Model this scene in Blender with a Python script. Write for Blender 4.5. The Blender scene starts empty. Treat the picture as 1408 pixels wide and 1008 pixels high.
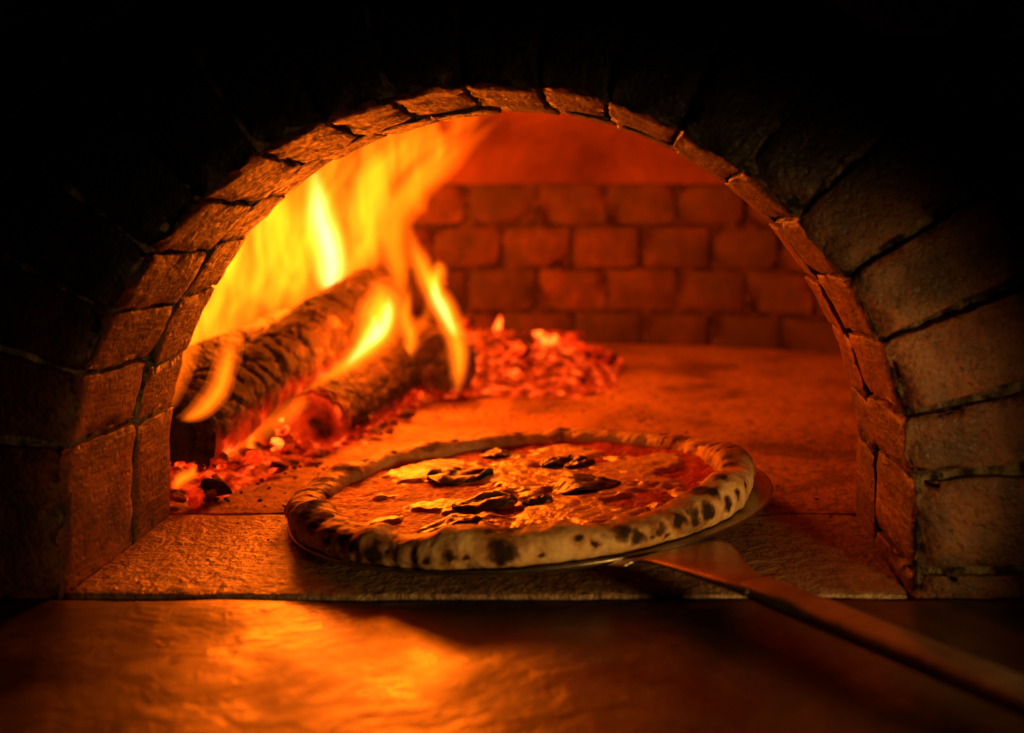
import bpy, bmesh, math, random
from math import sin, cos, pi, sqrt, radians, exp
from mathutils import Vector, Matrix, noise as mn
random.seed(7)
sc = bpy.context.scene
col = sc.collection

# ------------------------------------------------------------------ camera, world, light, exposure
F = 1750.0                 # focal length in photo pixels (photo 1408 x 1008)
M = 0.00046                # metres per photo pixel on the oven's front face (Y = 0)
D = F * M                  # camera distance to the front face
VX, VY = 868.0, 213.0      # vanishing point of the oven axis in the photo
ZC = (817 - VY) * M        # camera height above the hearth
XC = (VX - 670) * M

cam = bpy.data.cameras.new('camera')
camo = bpy.data.objects.new('camera', cam); col.objects.link(camo)
camo.location = (XC, -D, ZC); camo.rotation_euler = (radians(90), 0, 0)
cam.sensor_fit = 'HORIZONTAL'; cam.sensor_width = 36.0; cam.lens = 36.0 * F / 1408
cam.shift_x = (704 - VX) / 1408; cam.shift_y = (VY - 504) / 1408
cam.clip_start = 0.02; cam.clip_end = 50
cam.dof.use_dof = True; cam.dof.focus_distance = D + 0.125; cam.dof.aperture_fstop = 3.8
sc.camera = camo

w = bpy.data.worlds.new('World'); sc.world = w; w.use_nodes = True
w.node_tree.nodes['Background'].inputs[0].default_value = (0.25, 0.45, 1.0, 1)
w.node_tree.nodes['Background'].inputs[1].default_value = 0.0012

def lamp(name, kind, loc, power, color, size=0.05, target=None, **kw):
    l = bpy.data.lights.new(name, kind); l.energy = power; l.color = color
    if kind == 'AREA': l.shape = 'DISK'; l.size = size
    else: l.shadow_soft_size = size
    for k, v in kw.items(): setattr(l, k, v)
    o = bpy.data.objects.new(name, l); col.objects.link(o); o.location = loc
    if target: o.rotation_euler = (Vector(target) - Vector(loc)).to_track_quat('-Z', 'Y').to_euler()
    return o
# the weak warm room lamp, in front of the oven to the right
lamp('room_lamp', 'SPOT', (0.47, -0.43, 0.088), 9.0, (1.0, 0.50, 0.11), 0.03, (0.09, 0.03, 0.085), spot_size=radians(50), spot_blend=0.9)

vs = sc.view_settings
sc.display_settings.display_device = 'sRGB'
vs.view_transform = 'Standard'; vs.look = 'None'; vs.exposure = 0; vs.gamma = 1; vs.use_curve_mapping = False
cy = sc.cycles
cy.use_denoising = True
try: cy.denoiser = 'OPENIMAGEDENOISE'; cy.denoising_input_passes = 'RGB_ALBEDO_NORMAL'
except Exception: pass
cy.max_bounces = 6; cy.diffuse_bounces = 3; cy.glossy_bounces = 3; cy.transparent_max_bounces = 64; cy.volume_bounces = 0
cy.sample_clamp_indirect = 6.0
cy.volume_step_rate = 2.0; cy.volume_max_steps = 48
cy.use_adaptive_sampling = True; cy.adaptive_threshold = 0.02

# ------------------------------------------------------------------ helpers
def P(u, v, Y):
    k = (D + Y) / F
    return Vector((XC + (u - VX) * k, Y, ZC - (v - VY) * k))
def floor_pt(u, v, z=0.0):
    Y = (ZC - z) * F / (v - VY) - D
    p = P(u, v, Y); p.z = z
    return p
def project(p):
    k = F / (D + p[1])
    return VX + (p[0] - XC) * k, VY + (ZC - p[2]) * k
def sstep(a, b, x):
    t = min(1, max(0, (x - a) / (b - a))); return t * t * (3 - 2 * t)
def fbm(p, s=1.0, o=3):
    return mn.fractal(Vector(p) * s, 0.9, 2.0, o)      # about -1 .. 1
def link(name, me, mat=None, parent=None, smooth=True):
    o = bpy.data.objects.new(name, me); col.objects.link(o)
    if mat:
        for mm in (mat if isinstance(mat, (list, tuple)) else [mat]):
            if mm.name not in [x.name for x in me.materials if x]: me.materials.append(mm)
    if parent: o.parent = parent
    return o
def mesh(name, verts, faces, mat=None, parent=None, smooth=True):
    me = bpy.data.meshes.new(name)
    me.from_pydata([tuple(v) for v in verts], [], faces); me.update()
    bm = bmesh.new(); bm.from_mesh(me); bmesh.ops.recalc_face_normals(bm, faces=bm.faces); bm.to_mesh(me); bm.free()
    if smooth: me.polygons.foreach_set('use_smooth', [True] * len(me.polygons))
    return link(name, me, mat, parent)
def tag(o, label=None, cat=None, group=None, kind=None):
    if label: o['label'] = label
    if cat: o['category'] = cat
    if group: o['group'] = group
    if kind: o['kind'] = kind
    return o
def empty(name, loc=(0, 0, 0)):
    o = bpy.data.objects.new(name, None); col.objects.link(o); o.location = loc; o.empty_display_size = 0.02
    return o
def attr(o, name, vals):
    a = o.data.attributes.new(name, 'FLOAT', 'POINT'); a.data.foreach_set('value', vals)

def ticks(h, b, n):
    core = [-(h - b) + 2 * (h - b) * i / n for i in range(n + 1)]
    return [-h, -h + 0.3 * b] + core + [h - 0.3 * b, h]
def rbox(hx, hy, hz, b, n=(3, 3, 3), warp=None, amp=0.0, seed=0.0, fine=90.0):
    """rounded box, surface grid; returns verts, faces"""
    T = [ticks(h, b, k) for h, k in zip((hx, hy, hz), n)]
    vid = {}; V = []; Fc = []
    H = (hx, hy, hz)
    def vert(i, j, k):
        key = (i, j, k)
        if key in vid: return vid[key]
        p = Vector((T[0][i], T[1][j], T[2][k]))
        q = Vector([max(-(h - b), min(h - b, c)) for c, h in zip(p, H)])
        dvec = p - q
        nrm = dvec.normalized() if dvec.length > 1e-9 else Vector((0, 0, 1))
        p2 = q + nrm * b if dvec.length > 1e-9 else p
        if amp:
            s = Vector((seed * 3.1, seed * 1.7, seed))
            edge = sum(1 for c, h in zip(p, H) if abs(c) > h - b * 1.01)
            a = amp * (1.0 + 0.9 * (edge - 1))
            p2 = p2 + nrm * (a * (0.7 * fbm(p2 + s, fine * 0.35, 2) + 0.6 * fbm(p2 + s, fine, 3) - 0.35 * (edge - 1)))
        if warp: p2 = warp(p2)
        vid[key] = len(V); V.append(p2); return vid[key]
    L = [len(t) - 1 for t in T]
    for ax in range(3):
        a, c = [x for x in range(3) if x != ax]
        for side in (0, L[ax]):
            for i in range(L[a]):
                for j in range(L[c]):
                    f = []
                    for di, dj in ((0, 0), (1, 0), (1, 1), (0, 1)):
                        idx = [0, 0, 0]; idx[ax] = side; idx[a] = i + di; idx[c] = j + dj
                        f.append(vert(*idx))
                    Fc.append(f)
    return V, Fc

# ------------------------------------------------------------------ materials
class Mat:
    def __init__(s, name):
        s.m = bpy.data.materials.new(name); s.m.use_nodes = True
        s.t = s.m.node_tree; s.t.nodes.clear()
        s.out = s.t.nodes.new('ShaderNodeOutputMaterial')
    def n(s, kind, **kw):
        nd = s.t.nodes.new(kind)
        for k, v in kw.items():
            if k in nd.inputs.keys() or k.replace('_', ' ') in nd.inputs.keys():
                key = k if k in nd.inputs.keys() else k.replace('_', ' ')
                s.put(nd.inputs[key], v)
            else: setattr(nd, k, v)
        return nd
    def put(s, sock, v):
        if hasattr(v, 'is_output'): s.t.links.new(v, sock)
        else:
            if isinstance(v, tuple) and len(v) == 3 and sock.type == 'RGBA': v = v + (1,)
            sock.default_value = v
    def pos(s, scale=(1, 1, 1), obj=True, rot=(0, 0, 0)):
        src = s.n('ShaderNodeTexCoord').outputs['Object'] if obj else s.n('ShaderNodeNewGeometry').outputs['Position']
        mp = s.n('ShaderNodeMapping', Scale=scale, Rotation=rot); s.put(mp.inputs['Vector'], src)
        return mp.outputs[0]
    def rnd(s): return s.n('ShaderNodeObjectInfo').outputs['Random']
    def add(s, a, b, op='ADD'):
        x = s.n('ShaderNodeMath', operation=op); s.put(x.inputs[0], a); s.put(x.inputs[1], b); return x.outputs[0]
    def vadd(s, v, f):
        x = s.n('ShaderNodeVectorMath', operation='ADD'); s.put(x.inputs[0], v); s.put(x.inputs[1], f); return x.outputs[0]
    def noise(s, vec, scale, detail=4, rough=0.55, dist=0.0):
        x = s.n('ShaderNodeTexNoise', Scale=scale, Detail=detail, Roughness=rough, Distortion=dist); s.put(x.inputs['Vector'], vec)
        return x.outputs[0]
    def voro(s, vec, scale, feature='F1'):
        x = s.n('ShaderNodeTexVoronoi', feature=feature, Scale=scale); s.put(x.inputs['Vector'], vec); return x.outputs['Distance']
    def ramp(s, fac, stops):
        x = s.n('ShaderNodeValToRGB'); s.put(x.inputs[0], fac); e = x.color_ramp.elements
        while len(e) < len(stops): e.new(0.5)
        for i, (p, c) in enumerate(stops):
            e[i].position = p; e[i].color = (c, c, c, 1) if not isinstance(c, tuple) else c + (1,)
        return x.outputs[0]
    def mix(s, fac, a, b, mode='MIX'):
        x = s.n('ShaderNodeMix', data_type='RGBA', blend_type=mode)
        s.put(x.inputs[0], fac); s.put(x.inputs[6], a); s.put(x.inputs[7], b); return x.outputs[2]
    def bump(s, h, strength, dist, normal=None):
        x = s.n('ShaderNodeBump', Strength=strength, Distance=dist); s.put(x.inputs['Height'], h)
        if normal is not None: s.put(x.inputs['Normal'], normal)
        return x.outputs[0]
    def bsdf(s, color, rough=0.7, metal=0.0, normal=None, spec=0.5, coat=None, emit=None, estr=None, sss=None):
        b = s.n('ShaderNodeBsdfPrincipled')
        s.put(b.inputs['Base Color'], color); s.put(b.inputs['Roughness'], rough); s.put(b.inputs['Metallic'], metal)
        s.put(b.inputs['Specular IOR Level'], spec)
        if normal is not None: s.put(b.inputs['Normal'], normal)
        if coat: b.inputs['Coat Weight'].default_value = coat; b.inputs['Coat Roughness'].default_value = 0.25
        if emit is not None: s.put(b.inputs['Emission Color'], emit); s.put(b.inputs['Emission Strength'], estr)
        if sss: b.inputs['Subsurface Weight'].default_value = sss; b.inputs['Subsurface Radius'].default_value = (0.006, 0.003, 0.0015); b.inputs['Subsurface Scale'].default_value = 0.6
        s.t.links.new(b.outputs[0], s.out.inputs['Surface']); return s.m
    def at(s, name):
        return s.n('ShaderNodeAttribute', attribute_name=name).outputs['Fac']

def brick_mat(name, c0, c1, c2, soot_shade=False, tints=(0.62, 1.12), spec=0.4, streak=(60, 60, 60), rough=(0.5, 0.85)):
    m = Mat(name); p = m.pos(obj=False); r = m.rnd()
    off = m.n('ShaderNodeCombineXYZ', X=m.add(r, 7.0, 'MULTIPLY'), Y=m.add(r, 3.0, 'MULTIPLY'), Z=r).outputs[0]
    p2 = m.vadd(p, off)
    big = m.noise(p2, 28, 4, 0.62); fine = m.noise(p2, 240, 3, 0.65)
    c = m.ramp(big, [(0.28, c0), (0.5, c1), (0.74, c2)])
    c = m.mix(m.ramp(fine, [(0.36, 0.62), (0.6, 0.0)]), c, tuple(x * 0.35 for x in c0))
    tint = m.ramp(r, [(0.0, tints[0]), (1.0, tints[1])])
    c = m.mix(1.0, c, tint, 'MULTIPLY')
    if soot_shade:
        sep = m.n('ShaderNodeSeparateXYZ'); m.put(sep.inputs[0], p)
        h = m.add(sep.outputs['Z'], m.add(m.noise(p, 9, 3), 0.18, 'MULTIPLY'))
        h = m.add(h, m.add(m.add(sep.outputs['X'], 0.0, 'MAXIMUM'), -0.40, 'MULTIPLY'))  # painted shade eases off to the right, the lamp's side
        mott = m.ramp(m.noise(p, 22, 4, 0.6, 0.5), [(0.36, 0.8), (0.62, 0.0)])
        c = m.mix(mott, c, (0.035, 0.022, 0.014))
        c = m.mix(m.ramp(h, [(0.17, 0.0), (0.29, 0.96)]), c, (0.012, 0.010, 0.010))  # soot plus painted shade: black towards the top, where the room lamp fades
    else:
        c = m.mix(m.ramp(m.noise(p, 6, 3, 0.55, 0.5), [(0.40, 0.75), (0.60, 0.0)]), c, (0.03, 0.009, 0.005))
    pits = m.voro(p2, 150)
    st = m.noise(m.vadd(m.pos(streak, obj=False), off), 6.0, 3, 0.7)
    n1 = m.bump(m.ramp(pits, [(0.02, 0.0), (0.35, 1.0)]), 0.35, 0.0018)
    n1 = m.bump(big, 0.6, 0.0035, n1)
    n1 = m.bump(st, 1.0, 0.0022, n1)
    n1 = m.bump(fine, 0.7, 0.0012, n1)
    return m.bsdf(c, m.ramp(fine, [(0.3, rough[0]), (0.7, rough[1])]), 0, n1, spec)

MB_arch = brick_mat('arch_brick', (0.14, 0.034, 0.016), (0.31, 0.098, 0.043), (0.40, 0.19, 0.095), soot_shade=True, spec=0.35, streak=(20, 4, 20), rough=(0.36, 0.8))
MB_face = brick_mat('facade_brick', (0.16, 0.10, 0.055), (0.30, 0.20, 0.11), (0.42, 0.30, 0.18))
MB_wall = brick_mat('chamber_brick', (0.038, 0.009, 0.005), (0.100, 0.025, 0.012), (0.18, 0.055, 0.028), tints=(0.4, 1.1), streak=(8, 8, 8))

def mortar_mat(name, c0, c1):
    m = Mat(name); p = m.pos(obj=False); a = m.noise(p, 60, 5, 0.65); b = m.noise(p, 320, 3, 0.6)
    return m.bsdf(m.ramp(a, [(0.45, c0), (0.72, c1)]), 0.95, 0, m.bump(b, 0.8, 0.002, m.bump(a, 1.0, 0.008)), 0.2)
M_mortar = mortar_mat('mortar', (0.020, 0.014, 0.010), (0.34, 0.27, 0.18))
M_cmortar = mortar_mat('chamber_mortar', (0.03, 0.015, 0.010), (0.12, 0.06, 0.035))
def stone_floor(name, c0, c1, c2, rough, spec, bumpk=1.0):
    m = Mat(name); p = m.pos(obj=False)
    big = m.noise(p, 9, 5, 0.6, 0.6); mid = m.noise(p, 95, 4, 0.62); fine = m.noise(p, 260, 3, 0.6)
    c = m.ramp(big, [(0.33, c0), (0.5, c1), (0.68, c2)])
    c = m.mix(m.ramp(mid, [(0.32, 0.7), (0.52, 0.0)]), c, tuple(x * 0.4 for x in c0))
    n1 = m.bump(fine, 0.7 * bumpk, 0.0022); n1 = m.bump(mid, 0.8 * bumpk, 0.006, n1)
    rr = m.ramp(m.noise(p, 40, 4), [(0.3, rough - 0.12), (0.7, rough + 0.2)])
    return m.bsdf(c, rr, 0, n1, spec)
M_slab = stone_floor('threshold_stone', (0.17, 0.10, 0.06), (0.32, 0.20, 0.12), (0.40, 0.27, 0.17), 0.36, 0.8)
M_hearth = stone_floor('hearth_stone', (0.16, 0.075, 0.042), (0.39, 0.20, 0.11), (0.47, 0.26, 0.15), 0.65, 0.35, 0.7)
def counter_mat():
    m = Mat('counter_stone'); p = m.pos(obj=False)
    big = m.noise(p, 7, 4, 0.55, 0.8); mid = m.noise(p, 34, 5, 0.6, 0.5); fine = m.noise(p, 260, 3)
    c = m.ramp(mid, [(0.3, (0.010, 0.006, 0.004)), (0.7, (0.034, 0.018, 0.011))])
    n1 = m.bump(fine, 0.3, 0.0008); n1 = m.bump(mid, 0.35, 0.0035, n1); n1 = m.bump(big, 0.4, 0.012, n1)
    mt = m.bsdf(c, m.ramp(m.noise(p, 14, 4, 0.6, 0.4), [(0.34, 0.26), (0.66, 0.52)]), 0, n1, 0.6)
    [x for x in m.t.nodes if x.type == 'BSDF_PRINCIPLED'][0].inputs['IOR'].default_value = 1.6
    return mt
M_counter = counter_mat()
def dome_mat():
    m = Mat('dome_plaster'); p = m.pos(obj=False); a = m.noise(p, 8, 5, 0.6); b = m.noise(p, 50, 4)
    return m.bsdf(m.ramp(a, [(0.3, (0.070, 0.020, 0.011)), (0.7, (0.18, 0.06, 0.032))]), 0.9, 0, m.bump(b, 0.6, 0.006, m.bump(a, 0.8, 0.02)), 0.2)
M_dome = dome_mat()

# ------------------------------------------------------------------ the oven
oven = empty('pizza_oven')
tag(oven, 'brick wood-fired oven with a round arched mouth and sooty brick front', 'oven')
T = 0.183                                   # depth of the mouth
ZS, R = ZC - (710 - VY) * M, 588 * M        # springing height and radius, front ring
K2 = (D + T) / F
ZB, RB = ZC - (625 - VY) * K2, 470 * K2     # back ring
def path(Ld, zs, r):
    """point and outward normal on the mouth outline; Ld from the left foot"""
    if Ld < zs: return Vector((-r, 0, Ld)), Vector((-1, 0, 0))
    a = (Ld - zs) / r
    if a > pi: return Vector((r, 0, zs - (Ld - zs - pi * r))), Vector((1, 0, 0))
    return Vector((-r * cos(a), 0, zs + r * sin(a))), Vector((-cos(a), 0, sin(a)))
VL = 0.108                                  # radial length of a voussoir
front_deg = [170.8, 161, 151.8, 142, 132.2, 122.3, 112.8, 103.5, 93.4, 83.3, 74, 63.6, 53.5, 44.1, 33.8, 23.8, 13.6, 5.0]
back_deg = [171.5, 162.5, 150.5, 140.5, 131, 121, 111, 102, 91.5, 82, 72.5, 62, 52.5, 42.5, 32, 22.5, 12, 4]
def joints(degs, zs, r, feet): 
    js = [zs + r * radians(180 - a) for a in degs]
    tot = 2 * zs + pi * r
    return [-0.028] + js + [tot - f for f in feet] + [tot + 0.028]

def arch_ring(name, degs, zs, r, y0, y1, vl, feet, amp, mortar_y):
    # mortar core: a slightly recessed ring
    N = 72; tot = 2 * zs + pi * r; V = []; Fc = []
    rows = [(0.0028, mortar_y[0]), (vl + 0.012, mortar_y[0]), (vl + 0.012, mortar_y[1]), (0.0028, mortar_y[1])]
    for i in range(N + 1):
        p, nn = path(tot * i / N, zs, r)
        for t, y in rows:
            q = p + nn * t; q.y = y + (0.0022 * fbm((q.x, y, q.z), 55, 3) if y == mortar_y[0] else 0); V.append(q)
    for i in range(N):
        for j in range(4):
            a, b = i * 4 + j, i * 4 + (j + 1) % 4
            Fc.append((a, b, b + 4, a + 4))
    ring = mesh(name, V, Fc, M_mortar, oven)
    js = joints(degs, zs, r, feet)
    for i in range(len(js) - 1):
        a, b = js[i], js[i + 1]
        g = 0.0022
        mid, half = (a + b) / 2, (b - a) / 2 - g / 2
        hl = vl / 2; hy = (y1 - y0) / 2
        jit = random.uniform(-0.0016, 0.0016); jy = random.uniform(-0.002, 0.0025)
        seg = Vector(path(mid, zs, r)[0]); sgn = 0
        def warp(p, mid=mid, half=half, hl=hl, jit=jit, jy=jy):
            t = p.z + hl                     # radial
            k = 1 - 0.12 * (t / vl)         # joints open outwards
            s = mid + p.x * k
            q, nn = path(s, zs, r)
            tt = t + jit
            q = q + nn * tt
            q.y = p.y + hy + y0 + jy
            if y0 < 0.05:                    # worn, chipped arris
                e = (1 - min(1, max(0, p.y + hy) / 0.012)) * (1 - min(1, max(0, t) / 0.015))
                q.y += e * 0.013 * max(0, 0.35 + mn.noise(q * 75)); q = q + nn * (e * 0.006 * max(0, 0.3 + mn.noise(q * 95)))
                q.y += 0.0022 * fbm((q.x, q.z, 3.0), 38, 3) * (1 - min(1, (p.y + hy) / 0.02))
            if y0 < 0.05:                    # the front ring narrows slightly towards the inner one
                f = max(0, q.y) / 0.109; q = q - nn * ((R - RB - 0.0006) * f); q.z -= (ZS - ZB) * f
            return q
        V, Fc = rbox(half, hy, hl, 0.0017, (max(6, int(half / 0.0032)), 16, 18), warp, amp, seed=i * 1.37 + y0 * 50)
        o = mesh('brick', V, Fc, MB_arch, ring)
    return ring
arch_ring('front_arch', front_deg, ZS, R, 0.0, 0.109, VL, [0.0138], 0.0014, (0.0060, 0.1095))
arch_ring('inner_arch', back_deg, ZB, RB, 0.1105, T, 0.06, [], 0.0012, (0.1100, T - 0.002))

# facade masonry around the arch ring
R2 = R + VL + 0.0115
V = []; Fc = []
def facade_backing():
    N = 60; Vv = []; Ff = []
    tot = 2 * ZS + pi * R
    for i in range(N + 1):
        p, nn = path(tot * i / N, ZS, R)
        q = p + nn * (VL + 0.006)
        # outer frame point along the same ray
        c = Vector((0, 0, ZS)) if nn.z > 1e-6 else Vector((0, 0, p.z))
        dr = (q - c).normalized()
        k = min(0.9 / max(1e-6, abs(dr.x)), (0.75 - c.z) / max(1e-6, dr.z))
        Vv.append(Vector((q.x, 0.012, q.z))); Vv.append(Vector((c.x + dr.x * k, 0.012, c.z + dr.z * k)))
    for i in range(N): Ff.append((2 * i, 2 * i + 1, 2 * i + 3, 2 * i + 2))
    return mesh('facade_wall', Vv, Ff, M_mortar, oven)
facade = facade_backing()
def facade_bricks():
    zrow = [ZC - (v - VY) * M for v in (60, 185)]
    h = zrow[0] - zrow[1]
    rows = [zrow[1] + h * k for k in range(-7, 6)]
    n = 0
    for ri, z0 in enumerate(rows):
        z0 = max(z0, -0.03); z1 = rows[ri] + h
        if z1 - z0 < 0.02: continue
        za, zb = z0 + 0.004, z1 - 0.004
        def xs(z):
            if z <= ZS: return R2
            dd = R2 * R2 - (z - ZS) ** 2
            return sqrt(dd) if dd > 0 else 0.0
        for sgn in (-1, 1):
            x = None; k = 0
            while True:
                wdt = random.uniform(0.10, 0.135) if k else random.uniform(0.055, 0.12)
                base = max(xs(za), xs(zb))
                x0 = base if k == 0 else xn
                xn = base + wdt if k == 0 else x0 + wdt
                if x0 > 0.62: break
                hx = (wdt - 0.008) / 2; hz = (zb - za) / 2; xc = x0 + 0.004 + hx; zc = (za + zb) / 2
                first = (k == 0)
                def warp(p, xc=xc, zc=zc, hx=hx, sgn=sgn, first=first, base=base):
                    z = zc + p.z; xx = xc + p.x
                    if first:      # the brick is cut to the curve of the arch
                        f = (hx - p.x) / (2 * hx); xx -= f * (base - xs(z))
                    return Vector((sgn * xx, p.y + 0.03 - 0.001, z))
                Vv, Ff = rbox(hx, 0.03, hz, 0.004, (7, 2, 6), warp, 0.0016, seed=n * 0.77)
                mesh('brick', Vv, Ff, MB_face, facade); n += 1; k += 1
facade_bricks()

# threshold slab, hearth, counter
def slab(name, x0, x1, y0, y1, z0, z1, b, n, mat, parent, amp, fine=40):
    c = Vector(((x0 + x1) / 2, (y0 + y1) / 2, (z0 + z1) / 2))
    Vv, Ff = rbox((x1 - x0) / 2, (y1 - y0) / 2, (z1 - z0) / 2, b, n, lambda p: p + c, amp, 3.3, fine)
    return mesh(name, Vv, Ff, mat, parent)
slab('threshold_slab', -0.2675, 0.2675, 0.002, T - 0.001, -0.03, -0.0003, 0.0025, (60, 30, 3), M_slab, oven, 0.0007, 60)
slab('hearth_floor', -0.70, 0.70, T + 0.0012, 1.15, -0.03, 0.0, 0.002, (70, 60, 2), M_hearth, oven, 0.0009, 30)
counter = slab('counter', -0.95, 0.95, -0.95, -0.0060, -0.05, -0.0008, 0.002, (90, 50, 2), M_counter, None, 0.0012, 22)
tag(counter, 'dark polished stone counter before the oven mouth', None, None, 'structure')
sill = slab('oven_base', -0.95, 0.95, 0.0035, 1.25, -0.10, -0.0305, 0.003, (4, 4, 2), M_cmortar, oven, 0)

# chamber: brick wall (straight sides, half-round back), vault, front wall
CA, CB, CY0 = 0.62, 0.44, 0.62
WH = 0.240
def wall_path():
    pts = []
    for i in range(12): pts.append((-CA, T + (CY0 - T) * i / 12))
    for i in range(61):
        a = pi - pi * i / 60; pts.append((CA * cos(a), CY0 + CB * sin(a)))
    for i in range(1, 13): pts.append((CA, CY0 - (CY0 - T) * i / 12))
    return pts
WP = wall_path()
def offs(pts, d):
    out = []
    for i, p in enumerate(pts):
        a = pts[max(0, i - 1)]; b = pts[min(len(pts) - 1, i + 1)]
        tx, ty = b[0] - a[0], b[1] - a[1]; l = sqrt(tx * tx + ty * ty); out.append((p[0] - ty / l * d, p[1] + tx / l * d))
    return out
Wo = offs(WP, 0.006)
V = []; Fc = []
for i, (x, y) in enumerate(Wo):
    V += [Vector((x, y, -0.03)), Vector((x, y, WH + 0.01))]
for i in range(len(Wo) - 1): Fc.append((2 * i, 2 * i + 1, 2 * i + 3, 2 * i + 2))
cwall = mesh('chamber_wall', V, Fc, M_cmortar, oven)
cum = [0]
for a, b in zip(WP, WP[1:]): cum.append(cum[-1] + sqrt((a[0] - b[0]) ** 2 + (a[1] - b[1]) ** 2))
def wp_at(s):
    s = max(0, min(cum[-1] - 1e-6, s))
    for i in range(len(cum) - 1):
        if cum[i + 1] >= s:
            f = (s - cum[i]) / (cum[i + 1] - cum[i]); a, b = WP[i], WP[i + 1]
            return (a[0] + (b[0] - a[0]) * f, a[1] + (b[1] - a[1]) * f, math.atan2(b[1] - a[1], b[0] - a[0]))
BL, BH = 0.102, 0.0625
bmeshes = []
for k in range(6):
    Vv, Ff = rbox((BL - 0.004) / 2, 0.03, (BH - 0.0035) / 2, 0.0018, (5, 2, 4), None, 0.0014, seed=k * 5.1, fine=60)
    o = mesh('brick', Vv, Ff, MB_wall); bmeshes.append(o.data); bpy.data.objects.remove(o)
ncol = int(cum[-1] / BL)
for rr, z0 in enumerate((-0.0145, 0.0485, 0.1115, 0.1745)):
    for k in range(ncol + 1):
        s = (k + (0.55 if rr % 2 else 0.05)) * BL
        if s > cum[-1]: continue
        x, y, a = wp_at(s)
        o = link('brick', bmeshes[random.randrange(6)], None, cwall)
        inset = 0.030 + random.uniform(-0.004, 0.004)
        o.location = (x - sin(a) * inset, y + cos(a) * inset, z0 + BH / 2)
        o.scale = (random.uniform(0.93, 1.0), 1, random.uniform(0.95, 1.0))
        o.rotation_euler = (random.uniform(-.02, .02), random.uniform(-.012, .012), a + random.uniform(-.03, .03))
# vault
V = []; Fc = []; NA, NR = 48, 22
def vz(t): return WH - 0.004 + 0.165 * sqrt(max(0, 1 - t * t))
ys = [T + (CY0 - T) * i / 14 for i in range(15)]
rows = []
for y in ys:
    row = []
    for j in range(2 * NR + 1):
        t = -1 + j / NR; t = math.copysign(abs(t) ** 0.8, t)
        x = CA * 1.012 * t; z = vz(t) + 0.006 * fbm((x, y, 0), 9, 3); row.append(len(V)); V.append(Vector((x, y, z)))
    rows.append(row)
for i in range(1, 25):       # half dome: fan of rows rotating about the X axis through the centre
    row = []
    a = pi / 2 * i / 24
    for j in range(2 * NR + 1):
        t = -1 + j / NR; t = math.copysign(abs(t) ** 0.8, t)
        # point on the half ellipse footprint, radius parameter
        x = CA * 1.012 * t; ymax = CB * 1.012 * sqrt(max(0, 1 - t * t)); f = sin(a)
        y = CY0 + ymax * f; rad = min(1, sqrt(t * t + (ymax * f / (CB * 1.012)) ** 2))
        row.append(len(V)); V.append(Vector((x, y, vz(rad) + 0.006 * fbm((x, y, 0), 9, 3))))
    rows.append(row)
for r0, r1 in zip(rows, rows[1:]):
    for j in range(2 * NR): Fc.append((r0[j], r0[j + 1], r1[j + 1], r1[j]))
mesh('vault', V, Fc, M_dome, oven)
# inner side of the front wall, with the arched hole
V = []; Fc = []; N = 60; tot = 2 * ZB + pi * RB
for i in range(N + 1):
    p, nn = path(tot * i / N, ZB, RB); q = p + nn * 0.012
    c = Vector((0, 0, ZB)) if nn.z > 1e-6 else Vector((0, 0, p.z))
    dr = (q - c).normalized(); k = min(0.66 / max(1e-6, abs(dr.x)), (0.44 - c.z) / max(1e-6, dr.z))
    V += [Vector((q.x, T - 0.003, q.z)), Vector((c.x + dr.x * k, T - 0.003, c.z + dr.z * k))]
for i in range(N): Fc.append((2 * i, 2 * i + 1, 2 * i + 3, 2 * i + 2))
mesh('chamber_front', V, Fc, M_dome, oven)

# ------------------------------------------------------------------ pizza peel and pizza
PY, PR = 0.178, 0.1785
PX = XC + (721 - VX) * (D + PY) / F
GX, GY = 0.058, -0.012
def tilt(x, y, z, z0=0.0122):
    """local peel coordinates (metres from the centre) to world"""
    return Vector((PX + x - GX * z, PY + y - GY * z, z0 + GX * x + GY * y + z))
def plane_hit(u, v, zl):
    """where the photo ray meets the peel plane raised by zl -> local x, y"""
    k = Vector(((u - VX) / F, 1, -(v - VY) / F))
    # z0 + GX x + GY y + zl = ZC + t kz ; x = XC + t kx - PX ; y = -D + t - PY
    a = 0.0122 + zl + GX * (XC - PX) + GY * (-D - PY) - ZC
    t = a / (k.z - GX * k.x - GY)
    return XC + t * k.x - PX, -D + t - PY

def steel():
    m = Mat('peel_steel'); p = m.pos((3, 60, 60), rot=(0, 0, radians(60))); s1 = m.noise(p, 8, 4, 0.6)
    q = m.noise(m.pos(), 28, 5, 0.6)
    c = m.ramp(q, [(0.3, (0.26, 0.22, 0.18)), (0.7, (0.50, 0.44, 0.38))])
    return m.bsdf(c, m.ramp(m.add(s1, q, 'MULTIPLY'), [(0.1, 0.24), (0.45, 0.44)]), 0.95, m.bump(s1, 0.25, 0.0006), 0.5)
M_steel = steel()
peel = empty('pizza_peel', (PX, PY, 0))
tag(peel, 'round steel pizza peel with a long flat handle, under the pizza', 'peel')
def child_world(o): o.matrix_parent_inverse = Matrix.Translation(-Vector((PX, PY, 0))); return o
BR = PR + 0.0045
prof = [(0.0, 0.0), (BR * 0.5, 0.0), (BR - 0.006, 0.0), (BR - 0.0015, 0.0006), (BR, 0.0022), (BR + 0.0006, 0.0034), (BR, 0.0042), (BR - 0.0014, 0.0036), (BR - 0.006, 0.0022), (BR * 0.5, 0.0018), (0.0, 0.0018)]
V = []; Fc = []; NT = 120
for i in range(NT):
    a = 2 * pi * i / NT
    for rr, z in prof: V.append(tilt(rr * cos(a) + 0.0075, rr * sin(a) - 0.001, z - 0.0018))
L = len(prof)
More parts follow.
